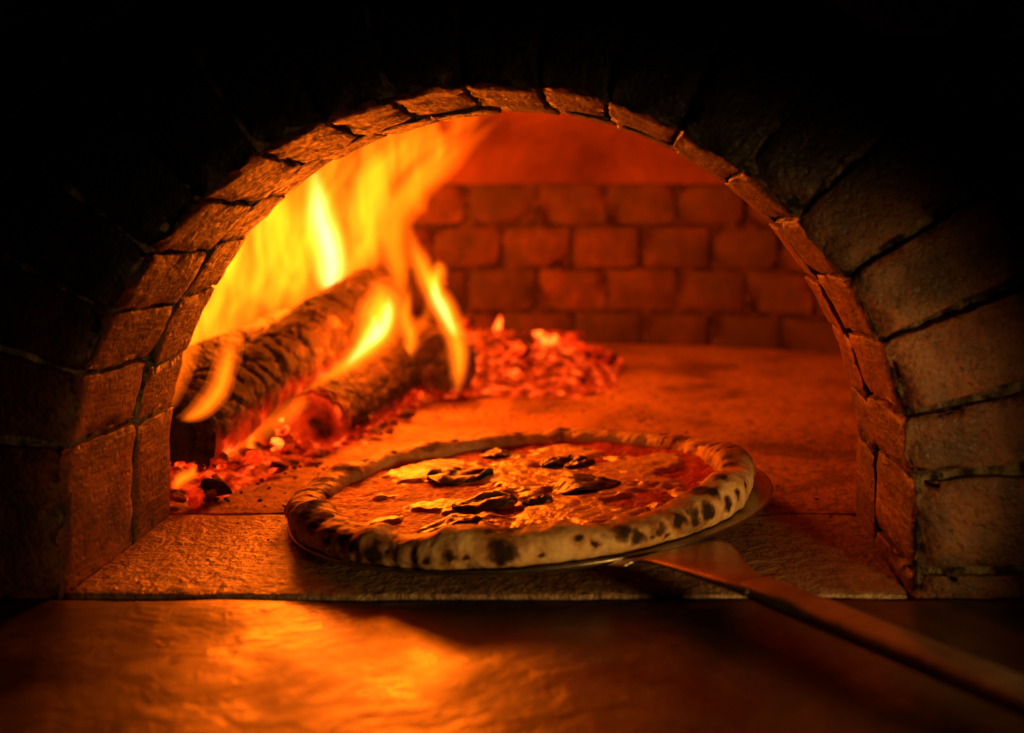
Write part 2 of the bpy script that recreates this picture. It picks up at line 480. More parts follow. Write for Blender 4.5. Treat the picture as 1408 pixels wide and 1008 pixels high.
for i in range(NT):
    for j in range(L - 1):
        a, b = i * L + j, ((i + 1) % NT) * L + j; Fc.append((a, a + 1, b + 1, b))
child_world(mesh('blade', V, Fc, M_steel, peel))
# neck and handle follow a centre line in the world
hp = [(plane_hit(905, 752, 0.0)), (plane_hit(945, 762, 0.0))]
A = tilt(hp[0][0], hp[0][1], -0.0015); Bp = tilt(hp[1][0], hp[1][1], 0.0005)
C1 = P(1010, 795, -0.045); C2 = P(1150, 852, -0.105); C3 = P(1400, 955, -0.205); C4 = C3 + (C3 - C2) * 1.6
def bar(name, pts, widths, thick, mat, parent, nseg=10, crown=0.35):
    V = []; Fc = []; NS = 20
    def cr(i, f, arr):
        a = arr[max(0, i - 1)]; b = arr[i]; c = arr[min(len(arr) - 1, i + 1)]; d = arr[min(len(arr) - 1, i + 2)]
        return 0.5 * ((2 * b) + (c - a) * f + (2 * a - 5 * b + 4 * c - d) * f * f + (3 * b - a - 3 * c + d) * f ** 3)
    cs = []; 
    for i in range(len(pts) - 1):
        for j in range(nseg): f = j / nseg; cs.append((cr(i, f, pts), cr(i, f, widths), cr(i, f, thick)))
    cs.append((pts[-1], widths[-1], thick[-1]))
    for i, (p, wd, th) in enumerate(cs):
        a = cs[max(0, i - 1)][0]; b = cs[min(len(cs) - 1, i + 1)][0]; t = (b - a).normalized()
        side = t.cross(Vector((GX * 0.3, 0.0, 1))).normalized(); up = side.cross(t)
        for k in range(NS):
            an = 2 * pi * k / NS; e = 0.45
            cx = math.copysign(abs(cos(an)) ** e, cos(an)); cz = math.copysign(abs(sin(an)) ** 0.8, sin(an))
            V.append(p + side * (wd / 2 * cx) + up * (th / 2 * cz))
    for i in range(len(cs) - 1):
        for k in range(NS):
            a, b = i * NS + k, i * NS + (k + 1) % NS; Fc.append((a, b, b + NS, a + NS))
    Fc.append(list(range(NS))[::-1]); Fc.append([(len(cs) - 1) * NS + k for k in range(NS)])
    return child_world(mesh(name, V, Fc, mat, parent))
bar('neck', [A, Bp, C1, (C1 * 0.72 + C2 * 0.28)], [0.096, 0.070, 0.031, 0.0275], [0.003, 0.0036, 0.006, 0.0075], M_steel, peel)
bar('handle', [(C1 * 0.8 + C2 * 0.2), (C1 + C2) * 0.5, C2, C3, C4], [0.0255, 0.026, 0.026, 0.027, 0.027], [0.0085, 0.0105, 0.011, 0.011, 0.011], M_steel, peel)

pizza = empty('pizza', (PX, PY, 0))
tag(pizza, 'margherita pizza with a puffy charred rim and basil, on the steel peel', 'pizza')
def crust_mat():
    m = Mat('crust_dough'); p = m.pos(obj=False)
    a = m.noise(p, 45, 5, 0.6); f = m.noise(p, 260, 4, 0.6)
    ch = m.at('char'); to = m.at('toast')
    c = m.ramp(a, [(0.3, (0.50, 0.29, 0.11)), (0.52, (0.70, 0.48, 0.23)), (0.72, (0.80, 0.62, 0.36))])
    t2 = m.add(to, m.add(m.add(m.noise(p, 85, 4, 0.65), -0.5), 1.8, 'MULTIPLY'))
    c = m.mix(m.ramp(t2, [(0.12, 0.0), (0.85, 0.95)]), c, (0.30, 0.11, 0.03))
    fl = m.ramp(f, [(0.64, 0.0), (0.74, 0.55)])
    c = m.mix(fl, c, (0.25, 0.10, 0.035))
    c2 = m.add(ch, m.add(m.add(f, -0.5), 0.55, 'MULTIPLY'))
    c = m.mix(m.ramp(c2, [(0.26, 0.0), (0.48, 0.55), (0.85, 0.97)]), c, (0.018, 0.010, 0.007))
    n1 = m.bump(f, 0.45, 0.0009, m.bump(a, 0.6, 0.003))
    return m.bsdf(c, m.ramp(ch, [(0.2, 0.55), (0.6, 0.85)]), 0, n1, 0.22)
M_crust = crust_mat()
NT, NP = 860, 88
RM = PR - 0.0150
def crust_pt(a, ph):
    ca, sa = cos(a), sin(a)
    lo = fbm((ca * 2.2, sa * 2.2, 1.7), 1.0, 3)
    bub = max(0, fbm((ca * 4.2, sa * 4.2, 4.2), 1.0, 2)) ** 1.2
    wide = 0.0150 * (1 + 0.10 * lo + 0.18 * bub); high = 0.0104 * (1 + 0.12 * lo + 0.30 * bub)
    ad = (math.degrees(a) + 360) % 360
    for c0, wd, k in ((262, 7, 0.30), (333, 12, 0.32), (12, 9, 0.22), (205, 14, 0.15)):
        dd = (ad - c0 + 180) % 360 - 180; high *= 1 + k * exp(-(dd / wd) ** 2)
    x = cos(ph); z = sin(ph)
    rr = RM + 0.0035 * fbm((ca * 3, sa * 3, 8.0), 1.0, 2) + wide * math.copysign(abs(x) ** 0.85, x)
    zz = high * (1 + math.copysign(abs(z) ** 0.9, z)) * (1.0 if z > 0 else 1.0)
    zz = max(0.0002, zz - 0.0014)
    p = Vector((rr * ca, rr * sa, zz))
    wr = fbm((p.x, p.y, p.z), 70, 3) * 0.0011 + fbm((p.x, p.y, p.z), 190, 2) * 0.00045
    # wrinkled, split skin on the fire side
    ls = exp(-((((ad - 195 + 180) % 360) - 180) / 32) ** 2) + 0.5 * exp(-((((ad - 15 + 180) % 360) - 180) / 25) ** 2)
    wr += ls * 0.0006 * mn.noise(Vector((ca * 30 + 0.7 * sin(ph * 1.3 + a * 9), sa * 30, ph * 1.2)))
    nrm = Vector((ca * x, sa * x, z))
    return p + nrm * wr, ls
V = []; Fc = []; LS = []; PH = []
for i in range(NT):
    a = 2 * pi * i / NT
    for j in range(NP):
        ph = 2 * pi * j / NP
        p, ls = crust_pt(a, ph); V.append(tilt(*p)); LS.append(ls); PH.append(ph)
for i in range(NT):
    for j in range(NP):
        a, b = i * NP + j, ((i + 1) % NT) * NP + j; c = (j + 1) % NP
        Fc.append((a, b, ((i + 1) % NT) * NP + c, i * NP + c))
# char spots: found on the crust by their direction in the photo, painted as 3D spots
spots = [(690, 756, 18), (565, 772, 8), (612, 769, 9), (508, 764, 12), (480, 752, 9), (855, 723, 15), (880, 736, 11), (912, 727, 8), (937, 713, 9), (957, 703, 10), (960, 716, 8), (979, 700, 11),
         (962, 668, 15), (978, 671, 12), (1005, 690, 8), (1019, 678, 7), (695, 722, 14), (712, 720, 10), (675, 724, 9), (868, 700, 8), (803, 738, 6), (540, 768, 6), (640, 772, 5), (748, 758, 5), (1000, 634, 9), (990, 650, 8), (988, 612, 5),
         (1030, 668, 5), (470, 736, 10), (455, 722, 9), (445, 742, 7), (430, 690, 9), (424, 668, 10), (440, 655, 9), (418, 705, 8), (462, 640, 9), (436, 715, 10), (775, 585, 6), (520, 742, 6), (585, 776, 5), (820, 748, 5), (900, 738, 5), (920, 742, 4)]
S3 = []
proj = [project(v) for v in V]
nrmz = []
for (su, sv, sr) in spots:
    best = None
    for idx in range(0, len(V)):
        u, vv = proj[idx]
        dd = (u - su) ** 2 + (vv - sv) ** 2
        if dd < 30:
            key = V[idx].y
            if best is None or key < best[0]: best = (key, idx)
    if best:
        p = V[best[1]]; S3.append((p, sr * (D + p.y) / F * 1.25, random.uniform(0.8, 1.15)))
for k in range(70):          # more blisters on the sides the photo does not see
    a = random.uniform(-0.1, pi + 0.1); ph = random.uniform(-0.4, 2.2)
    p, _ = crust_pt(a, ph); S3.append((tilt(*p), random.uniform(0.002, 0.006), random.uniform(0.5, 1.0)))
CH = []; TO = []
cells = {}
for sp in S3:
    cx0, cy0 = int(sp[0].x // 0.03), int(sp[0].y // 0.03)
    for dx in (-1, 0, 1):
        for dy in (-1, 0, 1): cells.setdefault((cx0 + dx, cy0 + dy), []).append(sp)
for idx, p in enumerate(V):
    c = 0.0; halo = 0.0
    pw = p + Vector((mn.noise(p * 140), mn.noise(p * 140 + Vector((9, 0, 0))), mn.noise(p * 140 + Vector((0, 9, 0))))) * 0.0036 + Vector((mn.noise(p * 420), mn.noise(p * 420 + Vector((5, 0, 0))), mn.noise(p * 420 + Vector((0, 5, 0))))) * 0.0012
    for q, r, s in cells.get((int(p.x // 0.03), int(p.y // 0.03)), ()):
        d2 = (pw - q).length
        halo = max(halo, s * (1 - sstep(0.5, 2.6, d2 / r)))
        if d2 < r * 1.6: c = max(c, s * (1 - sstep(0.25, 1.45, d2 / r)))
    x = mn.noise(p * 55 + Vector((3, 1, 7)))
    c = max(c, 0.42 * sstep(0.18, 0.6, x))
    ls = LS[idx]
    if ls > 0.1:
        th = math.atan2(p.y - PY, p.x - PX)
        st = mn.noise(Vector((cos(th) * 30 + 0.5 * sin(PH[idx] * 2), sin(th) * 30, PH[idx] * 0.8)))
        c = max(c, min(1, ls) * sstep(-0.05, 0.45, st) * (0.85 if ls > 0.5 else 0.7))
    CH.append(c)
    t = 0.35 * max(0, sin(PH[idx])) + 0.45 * mn.noise(p * 30) + 0.6 * halo + 0.3 * c + 0.35 * min(1, ls)
    TO.append(t)
o = mesh('crust', V, Fc, M_crust, pizza); child_world(o); attr(o, 'char', CH); attr(o, 'toast', TO)

# sauce and cheese
def sauce_mat():
    m = Mat('tomato_sauce'); p = m.pos(obj=False); a = m.noise(p, 60, 5, 0.6); f = m.noise(p, 220, 4, 0.6)
    c = m.ramp(a, [(0.3, (0.22, 0.010, 0.003)), (0.55, (0.46, 0.022, 0.005)), (0.75, (0.55, 0.05, 0.01))])
    return m.bsdf(c, m.ramp(f, [(0.35, 0.34), (0.65, 0.7)]), 0, m.bump(f, 0.8, 0.0035, m.bump(a, 0.8, 0.006)), 0.13)
def cheese_mat():
    m = Mat('melted_cheese'); p = m.pos(obj=False); a = m.noise(p, 38, 4, 0.6, 0.4); f = m.noise(p, 150, 4, 0.6)
    h = m.at('thick')
    c = m.ramp(a, [(0.32, (0.70, 0.42, 0.16)), (0.60, (0.86, 0.70, 0.40))])
    c = m.mix(m.ramp(h, [(0.0, 0.9), (0.30, 0.0)]), c, (0.50, 0.09, 0.02))
    br = m.ramp(m.noise(p, 75, 4, 0.6), [(0.58, 0.0), (0.72, 0.7)])
    c = m.mix(br, c, (0.36, 0.10, 0.025))
    return m.bsdf(c, m.ramp(f, [(0.3, 0.16), (0.7, 0.36)]), 0, m.bump(f, 0.6, 0.0020, m.bump(a, 0.9, 0.004)), 0.55)
M_sauce, M_cheese = sauce_mat(), cheese_mat()
RI = RM - 0.004
def top_h(x, y):
    r = sqrt(x * x + y * y)
    return 0.0082 + 0.0016 * fbm((x, y, 0.3), 26, 3) + 0.0007 * fbm((x, y, 2.3), 100, 2) + 0.003 * sstep(RI - 0.03, RI, r)
def cheese_f(x, y):
    r = sqrt(x * x + y * y)
    f = 0.30 + 0.78 * fbm((x + 0.02, y, 5.5), 17, 2) + 0.40 * fbm((x, y, 9.5), 48, 2) + 0.22 * fbm((x * 0.6, y, 1.5), 110, 2)
    # bare sauce: right and back rim, the streaky near left
    f -= 0.9 * sstep(RI - 0.030, RI - 0.004, r)
    for cx, cyy, rad, k in BARE: f -= k * exp(-((x - cx) ** 2 + (y - cyy) ** 2) / rad ** 2)
    for cx, cyy, rad, k in FULL: f += k * exp(-((x - cx) ** 2 + (y - cyy) ** 2) / rad ** 2)
    return f
def ph(u, v): return plane_hit(u, v, 0.0105)
BARE = [ph(505, 668) + (0.026, 0.9), ph(525, 694) + (0.026, 0.9), ph(590, 703) + (0.026, 0.7), ph(640, 676) + (0.020, 0.6)] + [ph(u, v) + (r, 0.9) for u, v, r in ((482, 668, .010), (522, 703, .013), (604, 676, .009), (640, 706, .010), (545, 690, .008), (575, 708, .010), (505, 655, .008), (655, 672, .008), (700, 700, .012), (760, 676, .010), (850, 690, .012), (830, 632, .012), (740, 640, .009))] + [ph(945, 645) + (0.024, 0.9), ph(880, 618) + (0.022, 0.8), ph(505, 692) + (0.020, 1.3), ph(560, 722) + (0.022, 1.3), ph(735, 687) + (0.012, 1.0), ph(905, 680) + (0.018, 0.9), ph(700, 615) + (0.025, 0.4), ph(500, 640) + (0.02, 0.5)]
FULL = [ph(760, 690) + (0.03, 0.5), ph(700, 640) + (0.03, 0.5), ph(520, 683) + (0.010, 0.9), ph(575, 695) + (0.012, 0.9), ph(565, 648) + (0.030, 0.9), ph(610, 690) + (0.016, 0.6), ph(540, 712) + (0.010, 0.7), ph(720, 660) + (0.04, 0.5), ph(850, 655) + (0.045, 0.7), ph(790, 700) + (0.025, 0.6), ph(760, 615) + (0.03, 0.5)]
NRr, NTt = 165, 400
V = [tilt(0, 0, top_h(0, 0))]; loc = [(0, 0)]; Fc = []
for i in range(1, NRr + 1):
    for j in range(NTt):
        a = 2 * pi * j / NTt; r = RI * 1.02 * i / NRr; x, y = r * cos(a), r * sin(a)
        loc.append((x, y)); V.append(tilt(x, y, top_h(x, y)))
def gi(i, j): return 0 if i == 0 else 1 + (i - 1) * NTt + j % NTt
for i in range(NRr):
    for j in range(NTt):
        if i == 0: Fc.append((0, gi(1, j), gi(1, j + 1)))
        else: Fc.append((gi(i, j), gi(i + 1, j), gi(i + 1, j + 1), gi(i, j + 1)))
child_world(mesh('sauce', V, Fc, M_sauce, pizza))
CF = [cheese_f(x, y) for x, y in loc]
used = {}; V2 = []; F2 = []; TH = []
for f in Fc:
    if max(CF[k] for k in f) <= -0.05: continue
    nf = []
    for k in f:
        if k not in used:
            x, y = loc[k]; c = CF[k]
            h = -0.0012 + 0.0042 * sstep(-0.05, 0.55, c) + 0.0007 * fbm((x, y, 3.1), 60, 2) * sstep(0, 0.3, c)
            used[k] = len(V2); V2.append(tilt(x, y, top_h(x, y) + h)); TH.append(max(0, min(1, c / 0.5)))
        nf.append(used[k])
    F2.append(nf)
o = child_world(mesh('cheese', V2, F2, M_cheese, pizza)); attr(o, 'thick', TH)

def basil_mat():
    m = Mat('basil'); p = m.pos(); a = m.noise(p, 90, 4); f = m.noise(p, 300, 4)
    c = m.ramp(a, [(0.35, (0.016, 0.020, 0.008)), (0.58, (0.055, 0.075, 0.016)), (0.78, (0.13, 0.13, 0.035))])
    return m.bsdf(c, 0.32, 0, m.bump(f, 0.6, 0.001, m.bump(a, 0.8, 0.002)), 0.6)
M_basil = basil_mat()
def basil(u, v, wpx, rot, curl, seed, asp=0.55):
    lx, ly = ph(u, v); k = (D + PY + ly) / F; Ln = wpx * k; W = Ln * asp / 0.55 * 0.92
    V = []; Fc = []; NU, NV = 22, 14
    for top in (1, 0):
        for i in range(NU + 1):
            s = i / NU; ww = W / 2 * (sin(pi * s ** 0.85) ** 0.75) + 0.0002
            for j in range(NV + 1):
                t = -1 + 2 * j / NV
                x = (s - 0.5) * Ln; y = t * ww * (1 - 0.25 * curl * abs(t))
                z = 0.0006 + (0.0038 - 0.0030 * abs(t) ** 2 - 0.0012 * exp(-(t / 0.15) ** 2)) * sin(pi * s) ** 0.6 + curl * 0.0036 * sin(pi * s * 2.3 + seed) * abs(t) + 0.0024 * mn.noise(Vector((s * 4, t * 2.5, seed))) * sin(pi * s) - 0.001 * exp(-(t / 0.12) ** 2)
                z += 0.0008 * mn.noise(Vector((s * 14, t * 7, seed + 3))) + 0.0003 * sin(s * 26 + abs(t) * 5)
                cx = x * cos(rot) - y * sin(rot); cyv = x * sin(rot) + y * cos(rot)
                gx, gy = lx + cx, ly + cyv
                ground = top_h(gx, gy) - 0.0012 + 0.0042 * sstep(-0.05, 0.55, cheese_f(gx, gy))
                V.append(tilt(gx, gy, ground + max(z, -0.0004) + (0.0006 if top else -0.0006)))
    n1 = (NU + 1) * (NV + 1)
    for b in (0, n1):
        for i in range(NU):
            for j in range(NV):
                a = b + i * (NV + 1) + j; Fc.append((a, a + 1, a + NV + 2, a + NV + 1))
    ring = [i * (NV + 1) for i in range(NU + 1)] + [NU * (NV + 1) + j for j in range(1, NV + 1)] + [i * (NV + 1) + NV for i in range(NU - 1, -1, -1)] + [j for j in range(NV - 1, 0, -1)]
    for a, b in zip(ring, ring[1:] + ring[:1]): Fc.append((a, b, b + n1, a + n1))
    child_world(mesh('basil_leaf', V, Fc, M_basil, pizza))
basil(634, 655, 92, 0.0, 1.0, 1.1, 0.62); basil(668, 694, 92, 0.35, 0.9, 2.2); basil(620, 722, 92, 0.3, 0.3, 3.3, 0.5); basil(806, 669, 98, 0.05, 0.5, 4.4, 0.62)
basil(688, 622, 58, -0.1, 0.7, 5.5); basil(768, 637, 55, 0.7, 0.8, 6.6); basil(800, 640, 52, 0.9, 0.5, 7.7); basil(740, 690, 44, 0.4, 0.4, 8.8, 0.45)

# ------------------------------------------------------------------ fire: logs, coals, ash, flames
def log_mat(name, glow_lo, glow_hi, gk):
    m = Mat(name); p = m.pos(obj=False); a = m.noise(p, 45, 5, 0.6); f = m.noise(p, 200, 4)
    cr = m.at('plate'); gl = m.at('glow')
    c = m.ramp(a, [(0.3, (0.014, 0.007, 0.005)), (0.58, (0.05, 0.024, 0.014)), (0.78, (0.20, 0.14, 0.10))])
    c = m.mix(m.ramp(cr, [(0.0, 0.95), (0.35, 0.0)]), c, (0.006, 0.004, 0.003))
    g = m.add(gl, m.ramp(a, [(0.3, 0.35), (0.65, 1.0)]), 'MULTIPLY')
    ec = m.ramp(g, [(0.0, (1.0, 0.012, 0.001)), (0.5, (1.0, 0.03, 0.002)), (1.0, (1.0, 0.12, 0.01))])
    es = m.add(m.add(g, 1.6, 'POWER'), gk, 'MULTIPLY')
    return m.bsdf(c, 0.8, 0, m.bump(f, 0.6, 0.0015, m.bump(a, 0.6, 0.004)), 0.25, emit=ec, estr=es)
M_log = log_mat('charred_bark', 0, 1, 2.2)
M_end = log_mat('log_end', 0, 1, 2.0)
def make_log(label, p0, p1, r0, r1, seed, glow_fn, end_glow=0.0, plates=1.0):
    base = Vector(((p0.x + p1.x) / 2, (p0.y + p1.y) / 2, 0)); root = empty('firewood_log', base)
    tag(root, label, 'log', 'logs burning in the oven')
    ax = (p1 - p0); Ln = ax.length; t = ax.normalized(); s = t.cross(Vector((0, 0, 1))).normalized(); up = s.cross(t)
    NL, NA = 150, 96; V = []; Fc = []; PL = []; GL = []
    for i in range(NL + 1):
        l = i / NL
        for j in range(NA):
            a = 2 * pi * j / NA; rr = r0 + (r1 - r0) * l
            q = Vector((cos(a) * 1.05, sin(a) * 1.05, l * Ln / rr * 1.55)) * 1.2 + Vector((seed, seed * 2, seed * 3))
            q.z += 0.25 * mn.noise(q * 1.3)
            d4 = mn.voronoi(q)[0]; e = d4[1] - d4[0]
            pl = sstep(0.0, 0.13 + 0.07 * mn.noise(q * 0.8), e)
            lump = fbm((cos(a) * 0.9 + seed, sin(a) * 0.9, l * Ln * 9), 1.0, 3)
            rad = rr * (1 + 0.085 * lump + 0.095 * plates * (pl - 0.6)) + 0.0012 * fbm((cos(a) * 6, sin(a) * 6, l * Ln * 90 + seed), 1.0, 2)
            if i in (0, NL): rad *= 0.93
            p = p0 + ax * l + (s * cos(a) + up * sin(a)) * rad
            p.z = max(p.z, 0.002)
            V.append(p - base); PL.append(pl); GL.append(glow_fn(l, -sin(a), cos(a), p) * (0.65 + 0.6 * fbm((p.x, p.y, p.z), 40, 2)))
    for i in range(NL):
        for j in range(NA):
            a, b = i * NA + j, i * NA + (j + 1) % NA; Fc.append((a, b, b + NA, a + NA))
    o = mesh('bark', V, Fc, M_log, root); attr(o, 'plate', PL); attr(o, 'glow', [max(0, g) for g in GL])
    for end, i0 in ((0, 0), (1, NL * NA)):
        c = (p0 if end == 0 else p1) - base; V2 = []; F2 = []; PL2 = []; GL2 = []; NR2 = 12
        for k in range(NR2 + 1):
            f = k / NR2
            for j in range(NA):
                q = c + (V[i0 + j] - c) * f
                dep = (-1 if end == 0 else 1) * t * (0.003 * fbm((q.x + seed, q.y, q.z), 60, 3) + 0.0015 * sin(f * 40) - 0.0005)
                V2.append(q + (dep if f < 0.97 else Vector((0, 0, 0)))); PL2.append(0.3 + 0.5 * mn.noise(q * 110)); GL2.append(sstep(0.0, 0.35, f) * end_glow * (0.5 + 0.9 * mn.noise(q * 45) + 0.5 * sstep(0.5, 1, f)) if end == 0 else 0.0)
        for k in range(NR2):
            for j in range(NA):
                a, b = k * NA + j, k * NA + (j + 1) % NA; F2.append((a, b, b + NA, a + NA))
        o2 = mesh('log_end', V2, F2, M_end, root); attr(o2, 'plate', [max(0, x) for x in PL2]); attr(o2, 'glow', [max(0, x) for x in GL2])
    return root
k = lambda Y: (D + Y) / F
# big leaning log
L1a, L1b = P(246, 600, 0.285), P(512, 418, 0.655)
make_log('thick charred log leaning up over the shorter log, its near end black', L1a, L1b, 58 * k(0.285), 50 * k(0.655), 2.3,
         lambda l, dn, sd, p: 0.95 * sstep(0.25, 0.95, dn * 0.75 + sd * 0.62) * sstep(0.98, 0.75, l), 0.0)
L2a, L2b = P(432, 582, 0.40), P(545, 505, 0.62)
make_log('short log with a glowing red end lying on the embers', L2a, L2b, 43 * k(0.40), 46 * k(0.62), 5.9,
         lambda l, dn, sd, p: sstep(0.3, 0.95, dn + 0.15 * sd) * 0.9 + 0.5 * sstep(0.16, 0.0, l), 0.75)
L3a, L3b = P(612, 500, 0.60), P(560, 478, 0.80)
make_log('stubby log standing beside the heap of red coals', L3a, L3b, 42 * k(0.6), 40 * k(0.8), 8.1,
         lambda l, dn, sd, p: sstep(0.5, 1, dn) * 0.8, 0.12)
L4a, L4b = P(205, 545, 0.36), P(395, 470, 0.66)
make_log('dark log lying behind the leaning log, wrapped in flame', L4a, L4b, 45 * k(0.36), 42 * k(0.66), 11.2,
         lambda l, dn, sd, p: sstep(0.4, 1, dn) * 0.6, 0.0)

def coal_mat(name, lo, hi, gk):
    m = Mat(name); p = m.pos(obj=False); r = m.rnd(); a = m.noise(p, 70, 4, 0.6); f = m.noise(p, 260, 3)
    c = m.ramp(a, [(0.35, (0.010, 0.006, 0.005)), (0.6, (0.07, 0.04, 0.025)), (0.78, (0.30, 0.25, 0.21))])
    g = m.add(m.ramp(a, [(0.34, 0.0), (0.62, 1.0)]), m.ramp(r, [(0.0, lo), (1.0, hi)]), 'MULTIPLY')
    ec = m.ramp(g, [(0.0, (1.0, 0.010, 0.001)), (0.5, (1.0, 0.028, 0.002)), (0.85, (1.0, 0.07, 0.006)), (1.0, (1.0, 0.15, 0.012))])
    return m.bsdf(c, 0.85, 0, m.bump(f, 0.5, 0.001, m.bump(a, 0.6, 0.003)), 0.2, emit=ec, estr=m.add(m.add(g, 1.5, 'POWER'), gk, 'MULTIPLY'))
M_coal_hot = coal_mat('glowing_coal', 0.3, 1.2, 3.2)
M_coal_dim = coal_mat('dull_coal', 0.0, 0.45, 1.2)
M_bed = coal_mat('ember_bed', 0.8, 0.9, 1.5)
cmeshes = {}
for mk, mm in (('hot', M_coal_hot), ('dim', M_coal_dim)):
    cmeshes[mk] = []
    for s in range(7):
        bm = bmesh.new()
        for q in range(15):
            d = Vector((random.gauss(0, 1), random.gauss(0, 1), random.gauss(0, 0.8))).normalized() * random.uniform(0.75, 1.1)
            bm.verts.new((d.x, d.y * 0.85, d.z * 0.8))
        h = bmesh.ops.convex_hull(bm, input=bm.verts)
        bmesh.ops.delete(bm, geom=[v for v in bm.verts if not v.link_faces], context='VERTS')
        bmesh.ops.bevel(bm, geom=list(bm.edges), offset=0.07, segments=1, affect='EDGES')
        me = bpy.data.meshes.new('coal'); bm.to_mesh(me); bm.free(); me.materials.append(mm); cmeshes[mk].append(me)
def coal(p, r, kind, label, group):
    o = link('coal', random.choice(cmeshes[kind])); o.location = p; o.scale = (r * random.uniform(.8, 1.3), r * random.uniform(.8, 1.3), r * random.uniform(.7, 1.0))
    o.rotation_euler = (random.uniform(-.5, .5), random.uniform(-.5, .5), random.uniform(0, 6.3))
    tag(o, label, 'coal', group)
# heap at the back right of the logs
def heap_h(u): 
    return 0.066 * exp(-((u - 665) / 62) ** 2) + 0.045 * exp(-((u - 775) / 50) ** 2)
n = 0
for i in range(135):
    u = random.uniform(600, 850); v = random.uniform(492, 540) if u < 760 else random.uniform(492, 518)
    b = floor_pt(u, v); hh = heap_h(u) * exp(-((b.y - 0.80) / 0.11) ** 2)
    r = (0.0045 + 0.0175 * random.random() ** 2.2) * (1 if hh > 0.02 else 0.6)
    z = r * 0.6 + hh * random.uniform(0.55, 1.0)
    coal((b.x, b.y, z), r, 'hot' if random.random() < (0.82 if hh > 0.012 else 0.5) else 'dim', 'red-hot coal heaped behind the logs', 'coals heaped behind the logs')
# heap core
def mound(name, pts_fn, mat, label, nx, ny, ur, vr, cat):
    V = []; Fc = []
    for i in range(nx + 1):
        for j in range(ny + 1):
            u = ur[0] + (ur[1] - ur[0]) * i / nx; v = vr[0] + (vr[1] - vr[0]) * j / ny
            b = floor_pt(u, v); b.z = pts_fn(u, v, b); V.append(b)
    for i in range(nx):
        for j in range(ny):
            a = i * (ny + 1) + j; Fc.append((a, a + 1, a + ny + 2, a + ny + 1))
    return tag(mesh(name, V, Fc, mat), label, cat, None, 'stuff')
mound('embers', lambda u, v, b: -0.004 + 0.9 * heap_h(u) * exp(-((b.y - 0.80) / 0.11) ** 2) + 0.005 * fbm(b, 50, 3), M_bed, 'bed of glowing embers under the heaped coals', 60, 40, (585, 860), (486, 548), 'embers')
def bed_h(u, v, b):
    # outline of the ember bed under the logs
    edge = sstep(0, 35, (700 - v) - max(0, (u - 300)) * 0.42) * sstep(600, 540, u) * sstep(200, 215, u)
    return -0.004 + edge * (0.012 + 0.006 * fbm(b, 45, 3) + 0.003 * fbm(b, 130, 2))
mound('embers', bed_h, M_bed, 'bed of glowing embers under the burning logs', 110, 60, (195, 610), (500, 708), 'embers')
n = 0
for i in range(600):
    u = random.uniform(205, 580); v = random.uniform(540, 700); b = floor_pt(u, v)
    e = (700 - v) - max(0, (u - 300)) * 0.42
    if e < -2 or e > 120 or b.y < T + 0.012: continue
    r = 0.003 + 0.0105 * random.random() ** 2; dim = e < 16
    coal((b.x, b.y, (0.004 if dim else 0.011) + r * 0.4), r, 'dim' if (dim and random.random() < 0.8) or random.random() < 0.25 else 'hot', 'small ember scattered under the burning logs', 'embers under the burning logs')
    n += 1
    if n >= 190: break

# ash and burnt crumbs on the hearth and threshold
bm = bmesh.new()
for i in range(420):
    if i < 110: u, v = random.uniform(225, 470), random.uniform(600, 705)
    elif i < 300: u, v = random.uniform(560, 900), random.uniform(500, 580)
    else: u, v = random.uniform(300, 1180), 500 + 290 * random.random() ** 2
    b = floor_pt(u, v)
    if abs(b.x) > 0.262 and b.y < T: continue
    r = random.uniform(0.0005, 0.0017) * (0.6 if b.y < T + 0.03 else 1)
    rr = bmesh.ops.create_icosphere(bm, subdivisions=1, radius=r)
    for vv in rr['verts']: vv.co = Vector((vv.co.x * 1.3, vv.co.y, vv.co.z * 0.7)) * random.uniform(0.7, 1.25) + b + Vector((0, 0, r * 0.35))
me = bpy.data.meshes.new('burnt_crumbs'); bm.to_mesh(me); bm.free()
mc = Mat('burnt_crumb'); M_crumb = mc.bsdf(mc.ramp(mc.noise(mc.pos(obj=False), 60, 2), [(0.4, (0.015, 0.010, 0.008)), (0.7, (0.20, 0.15, 0.11))]), 0.9, 0, None, 0.2)
tag(link('burnt_crumbs', me, M_crumb), 'burnt crumbs and ash specks scattered over the hearth', 'crumbs', None, 'stuff')

# flames: bodies of glowing gas, each a set of nested closed shells with an emitting volume
def flame_mat(name, color, strength, streak=None):
    m = Mat(name); e = m.n('ShaderNodeEmission'); m.put(e.inputs[0], color)
    if streak:
        a = m.noise(m.pos((38, 20, 9), obj=False, rot=(0, radians(20), 0)), 1.0, 2, 0.5, 1.1)
        m.put(e.inputs[1], m.add(m.ramp(a, [(0.34, streak[0] / 4), (0.66, streak[1] / 4)]), strength * 4, 'MULTIPLY'))
    else: m.put(e.inputs[1], strength)
    m.t.links.new(e.outputs[0], m.out.inputs['Volume']); return m.m
